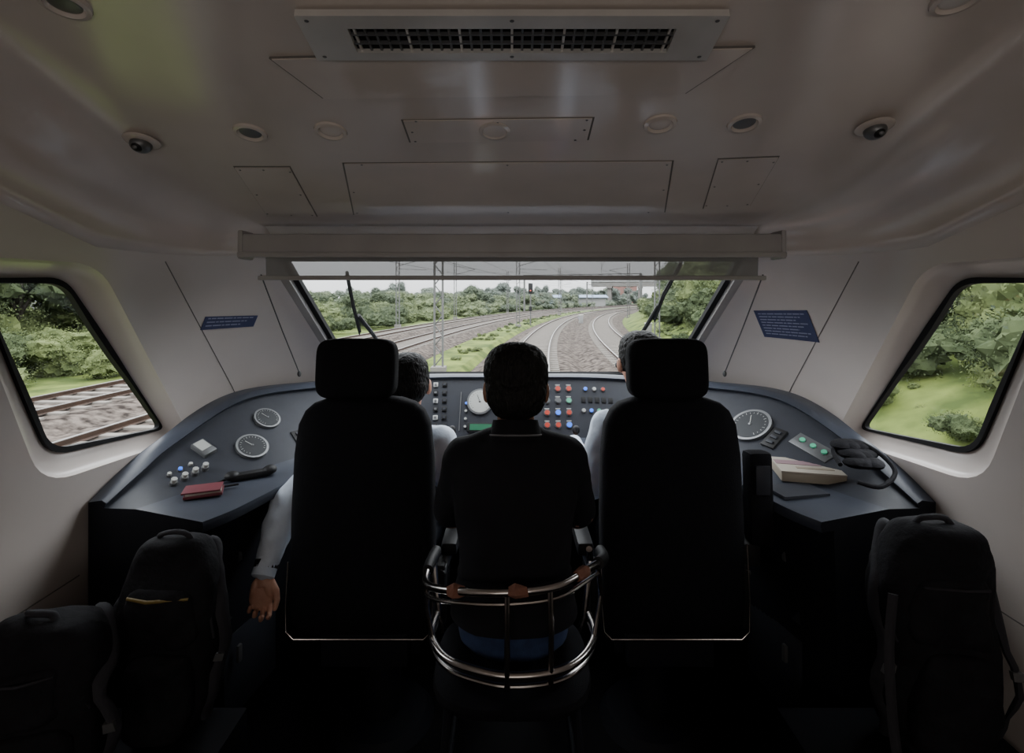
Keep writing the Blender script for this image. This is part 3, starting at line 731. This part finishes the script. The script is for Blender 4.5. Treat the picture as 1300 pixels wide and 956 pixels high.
# ------------------------------------------------------------ outside world
R0=338.0
def tp(s,o,z=0):
    if s<0: return V((o,s,GZ+z))
    L_=150
    if s<=L_:
        th=s/R0; return V((R0-(R0-o)*math.cos(th),(R0-o)*math.sin(th),GZ+z))
    th=L_/R0; p=V((R0-(R0-o)*math.cos(th),(R0-o)*math.sin(th),GZ+z)); return p+V((math.sin(th),math.cos(th),0))*(s-L_)
ss=[-40+4*i for i in range(105)]
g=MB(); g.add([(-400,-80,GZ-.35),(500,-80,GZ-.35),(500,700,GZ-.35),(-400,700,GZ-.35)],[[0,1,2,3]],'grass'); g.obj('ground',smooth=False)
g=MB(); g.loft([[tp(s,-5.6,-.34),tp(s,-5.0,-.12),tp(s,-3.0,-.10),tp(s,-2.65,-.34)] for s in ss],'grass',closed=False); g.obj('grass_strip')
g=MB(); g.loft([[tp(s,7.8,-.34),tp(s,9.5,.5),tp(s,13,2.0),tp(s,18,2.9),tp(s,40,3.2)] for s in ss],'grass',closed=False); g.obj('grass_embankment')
for o in (0,5.0,-8.2,-13.0):
    e=empty('railway_track')
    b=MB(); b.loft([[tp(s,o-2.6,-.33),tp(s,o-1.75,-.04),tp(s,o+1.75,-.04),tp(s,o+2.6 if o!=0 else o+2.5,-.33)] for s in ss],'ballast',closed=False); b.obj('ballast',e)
    b=MB(); st=[-40+3*i for i in range(135)]
    for so in (-.85,.85):
        b.loft([[tp(s,o+so-.07,0),tp(s,o+so-.02,.03),tp(s,o+so-.035,.13),tp(s,o+so+.035,.13),tp(s,o+so+.02,.03),tp(s,o+so+.07,0)] for s in st],'rail')
        b.loft([[tp(s,o+so-.034,.13),tp(s,o+so-.030,.145),tp(s,o+so+.030,.145),tp(s,o+so+.034,.13)] for s in st],'railtop')
    b.obj('rails',e,ang=30)
    b=MB(); s=-12
    while s<110:
        p=tp(s,o,-.03); th=0 if s<0 else s/R0
        b.box(p,(2.6,.24,.08),'sleeper',R=Matrix.Rotation(-th,3,'Z')); s+=.65
    b.obj('sleepers',e,smooth=False)
def mast(s,o,arm=1):
    b=MB(); p=tp(s,o,-.3); w=.17; H=8.5
    for sx in (-1,1):
        b.box(p+V((sx*w,0,H/2)),(.075,.12,H),'mast')
    n=int(H/.42)
    for i in range(n):
        z0=i*.42; a=p+V((-w if i%2 else w,0,z0)); c=p+V((w if i%2 else -w,0,z0+.42)); b.tube([a,c],.026,'mast',5)
    b.tube([p+V((0,0,6.6)),p+V((arm*2.9,0,7.4))],.035,'mast',6); b.tube([p+V((0,0,7.9)),p+V((arm*2.9,0,7.4))],.03,'mast',6); b.tube([p+V((0,0,6.3)),p+V((arm*3.1,0,6.2))],.025,'mast',6)
    b.box(p+V((0,0,.15)),(.6,.6,.5),'conc'); b.obj('overhead_line_mast',smooth=False)
for s in (21,54,90,125): mast(s,-3.7,1)
for s in (30,52,72,100,140): mast(s,-16.3,1)
for s in (38,80,120,150): mast(s,8.4,-1)
for s in (112,165):
    b=MB(); a=tp(s,-16.5,-.3); c=tp(s,9,-.3)
    for p in (a,c): b.box(p+V((0,0,4.2)),(.4,.4,8.4),'mast')
    for z in (7.4,8.3): b.tube([a+V((0,0,z)),c+V((0,0,z))],.08,'mast',5)
    for i in range(24):
        p=a.lerp(c,i/24)+V((0,0,7.4 if i%2 else 8.3)); q=a.lerp(c,(i+1)/24)+V((0,0,8.3 if i%2 else 7.4)); b.tube([p,q],.05,'mast',4)
    b.obj('overhead_line_gantry',smooth=False)
b=MB()
for o in (0,5.0,-8.2,-13.0):
    b.tube([tp(s,o,6.0) for s in range(-20,240,8)],.016,'black',4)
    b.tube([tp(s,o,6.6+.5*abs(math.cos(math.pi*(s-21)/33))) for s in range(-20,240,4)],.016,'black',4)
b.obj('catenary_wires')
b=MB(); p=tp(58,-2.9,-.3); b.tube([p,p+V((0,0,4.6))],.07,'mast',8); b.box(p+V((0,0,4.3)),(.5,.2,1.2),'black',bev=.03); b.box(p+V((0,0,2.0)),(.35,.25,.5),'black'); b.ell(p+V((0,-.12,4.05)),(.09,.05,.09),'ledr'); b.obj('railway_signal')
for s,o in ((44,8.6),(64,2.5)):
    p=tp(s,o,-.2); b=MB(); b.box(p+V((0,0,.5)),(.5,.4,1.0),'wallw',bev=.03); b.box(p+V((0,0,1.02)),(.56,.46,.06),'alu'); b.obj('trackside_cabinet')
b=MB()
rz=Matrix.Rotation(math.radians(-14),3,'Z')
X=Matrix.Translation(V((90,205,GZ)))@rz.to_4x4()
b.box((0,0,8.6),(115,9,1.8),'conc',X=X); b.box((0,-4.6,10.0),(115,.3,1.1),'wallw',X=X)
for i in range(-4,5):
    for y in (-3,3): b.box((i*12.5,y,3.9),(1.6,1.2,8.4),'conc',X=X)
    b.box((i*12.5,0,7.4),(2.2,9,.9),'conc',X=X)
b.obj('overpass_bridge',smooth=False)
b=MB(); b.box((60,275,GZ+7),(12,10,14),'brick'); 
for i in range(3):
    for j in range(4): b.box((56.5+3.3*i,269.9,GZ+3+3.2*j),(1.4,.3,1.4),'conc')
b.box((60,275,GZ+14.2),(13,11,.5),'conc'); b.obj('apartment_building',smooth=False)
b=MB(); b.box((22,185,GZ+1.4),(22,8,3.2),'wallw'); b.loft([[V((10,180,GZ+3.0)),V((10,185,GZ+4.0)),V((10,190,GZ+3.0))],[V((34,180,GZ+3.0)),V((34,185,GZ+4.0)),V((34,190,GZ+3.0))]],'rooff'); b.obj('station_shed',smooth=False)
b=MB(); b.box((-38,36,GZ+2.2),(9,6,5),'wallw'); b.box((-38,32.9,GZ+2),(1.2,.2,1.4),'dial'); b.box((-38,36,GZ+4.8),(9.8,6.8,.25),'conc'); b.obj('white_house',smooth=False)
def leafmesh(name,clumps,nleaf,ls,leaf,trunk=None,seed=1):
    rnd=random.Random(seed); b=MB()
    if trunk:
        b.tube([(0,0,-.3),(.1,0,trunk*.5),(-.05,.1,trunk)],[.22,.16,.10],'bark',8)
        for i in range(4):
            a=i*1.7; b.tube([(0,0,trunk*.6),(math.cos(a)*.8,math.sin(a)*.8,trunk*1.05),(math.cos(a)*1.5,math.sin(a)*1.5,trunk*1.3)],[.09,.06,.03],'bark',6)
    for (c,r) in clumps:
        c=V(c); bm=bmesh.new(); bmesh.ops.create_icosphere(bm,subdivisions=3,radius=1)
        for v in bm.verts:
            d=v.co.normalized(); k=.72+.40*noise.noise(d*2.2+c)+.22*noise.noise(d*7+c); v.co=c+V((d.x*r[0],d.y*r[1],d.z*r[2]))*k
        bm.verts.index_update(); b.add([v.co.copy() for v in bm.verts],[[v.index for v in f.verts] for f in bm.faces],leaf); bm.free()
        for _ in range(nleaf):
            d=V((rnd.gauss(0,1),rnd.gauss(0,1),rnd.gauss(0,1))).normalized(); k=.72+.40*noise.noise(d*2.2+c)+rnd.uniform(-.04,.42)
            p=c+V((d.x*r[0],d.y*r[1],d.z*r[2]))*k
            a=V((rnd.gauss(0,1),rnd.gauss(0,1),rnd.gauss(0,1))).normalized(); t=a.cross(d+V((.01,.02,0))).normalized(); s_=ls*rnd.uniform(.6,1.4)
            b.add([p-a*s_,p+t*s_*.45,p+a*s_,p-t*s_*.45],[[0,1,2,3]],leaf)
    me=bpy.data.meshes.new(name); me.from_pydata([tuple(p) for p in b.v],[],b.f)
    for m in b.mats: me.materials.append(M[m])
    for p,k in zip(me.polygons,b.m): p.material_index=k
    me.update(); return me
trees=[]
for i in range(3):
    r=random.Random(i); cl=[((r.uniform(-2.2,2.2),r.uniform(-2.2,2.2),r.uniform(1.2,5.4)),(r.uniform(1.0,1.7),r.uniform(1.0,1.7),r.uniform(.8,1.4))) for _ in range(12)]
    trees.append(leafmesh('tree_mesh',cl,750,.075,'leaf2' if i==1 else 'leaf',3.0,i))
bushes=[]
for i in range(3):
    r=random.Random(i+20); cl=[((r.uniform(-1.8,1.8),r.uniform(-1.2,1.2),r.uniform(.3,1.3)),(r.uniform(.7,1.3),r.uniform(.7,1.2),r.uniform(.5,1.0))) for _ in range(8)]
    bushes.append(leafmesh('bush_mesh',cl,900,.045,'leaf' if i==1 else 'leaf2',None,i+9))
def plant(parent,meshes,nm,p,sc,r):
    o=bpy.data.objects.new(nm,r.choice(meshes)); COL.objects.link(o); o.parent=parent
    o.location=p; o.rotation_euler=(0,0,r.uniform(0,6.28)); o.scale=(sc,sc,sc*r.uniform(.85,1.15))
r=random.Random(5)
tl=empty('tree_line')
s=-6
while s<260:
    near=s<34
    if near:
        plant(tl,trees,'tree',tp(s,r.uniform(-31,-24),-.3),r.uniform(.9,1.3),r); plant(tl,trees,'tree',tp(s+2,r.uniform(-40,-33),-.3),r.uniform(1.1,1.5),r); s+=3.6
    else:
        plant(tl,trees,'tree',tp(s,r.uniform(-36,-22),-.6),r.uniform(.42,.66)*(1+s/300),r); plant(tl,trees,'tree',tp(s+2,r.uniform(-60,-38),-.6),r.uniform(.7,.95),r); plant(tl,trees,'tree',tp(s+2,r.uniform(-95,-62),-.6),r.uniform(.9,1.2),r); s+=4
for i in range(40):
    plant(tl,trees,'tree',V((-90+i*4+r.uniform(-2,2),r.uniform(245,300),GZ-.8)),r.uniform(1.0,1.8),r)
tr_=empty('tree_line')
s=-4
while s<120:
    plant(tr_,trees,'tree',tp(s,r.uniform(14.5,19),1.4),r.uniform(.8,1.2),r); plant(tr_,trees,'tree',tp(s+2,r.uniform(21,30),2.4),r.uniform(1.0,1.4),r)
    s+=3.2
hb=empty('hedge')
s=-6
while s<190:
    plant(hb,bushes,'bush',tp(s,r.uniform(11.2,12.6),.8),r.uniform(.7,1.1),r)
    if s<60: plant(hb,bushes,'bush',tp(s,r.uniform(13.2,15),1.8),r.uniform(1.0,1.5),r)
    s+=2.0 if s<60 else 4
hb=empty('hedge')
s=-6
while s<230:
    plant(hb,bushes,'bush',tp(s,r.uniform(-22.5,-18.5),-.3),r.uniform(.6,1.1),r)
    if s>25: plant(hb,bushes,'bush',tp(s,r.uniform(-30,-22),-.3),r.uniform(1.0,1.6),r)
    s+=2.4 if s<80 else 4
hb=empty('grass_tufts')
for i in range(80):
    s=r.uniform(12,110); plant(hb,bushes,'tuft',tp(s,r.uniform(-5.0,-3.1),-.15),r.uniform(.08,.16),r)
for i in range(60):
    s=r.uniform(4,40); plant(hb,bushes,'tuft',tp(s,r.uniform(8.6,11),.1+r.uniform(0,.5)),r.uniform(.12,.3),r)

# ------------------------------------------------------------ light
w=bpy.data.worlds.new('overcast_sky'); scene.world=w; w.use_nodes=True; nt=w.node_tree; bg=nt.nodes['Background']
tc=nt.nodes.new('ShaderNodeTexCoord'); sp=nt.nodes.new('ShaderNodeSeparateXYZ'); rp=nt.nodes.new('ShaderNodeValToRGB')
e=rp.color_ramp.elements
e[0].position=0; e[0].color=(.26,.265,.27,1); e[1].position=.45; e[1].color=(.92,.95,.98,1)
k=rp.color_ramp.elements.new(.10); k.color=(.31,.32,.33,1)
nz=nt.nodes.new('ShaderNodeTexNoise'); nz.inputs['Scale'].default_value=3; mxr=nt.nodes.new('ShaderNodeMixRGB'); mxr.blend_type='MULTIPLY'; mxr.inputs[0].default_value=.18
nt.links.new(tc.outputs['Generated'],sp.inputs[0]); nt.links.new(sp.outputs[2],rp.inputs[0]); nt.links.new(tc.outputs['Generated'],nz.inputs['Vector'])
nt.links.new(rp.outputs[0],mxr.inputs[1]); nt.links.new(nz.outputs['Fac'],mxr.inputs[2]); nt.links.new(mxr.outputs[0],bg.inputs[0]); bg.inputs[1].default_value=9.5
b=MB(); b.box((0,-.7,2.232),(.9,.22,.02),'panelw',bev=.004); b.obj('cab_light_fixture')
ld=bpy.data.lights.new('rear_fill_light','AREA'); ld.shape='RECTANGLE'; ld.size=2.0; ld.size_y=.7; ld.energy=11; ld.color=(1,.92,.85)  # added fill lamp behind the camera, brightens the dim cab interior
lo=bpy.data.objects.new('rear_fill_light',ld); COL.objects.link(lo); lo.location=(0,-1.40,1.45); lo.rotation_euler=(math.radians(112),0,0)
# ------------------------------------------------------------ camera
cd=bpy.data.cameras.new('camera'); cam=bpy.data.objects.new('camera',cd); COL.objects.link(cam)
cam.location=(0,0,CZ); cam.rotation_euler=(math.radians(90),0,0); cd.sensor_width=36; cd.lens=18; cd.shift_y=-100/1300; cd.clip_start=.05; cd.clip_end=2000
scene.camera=cam
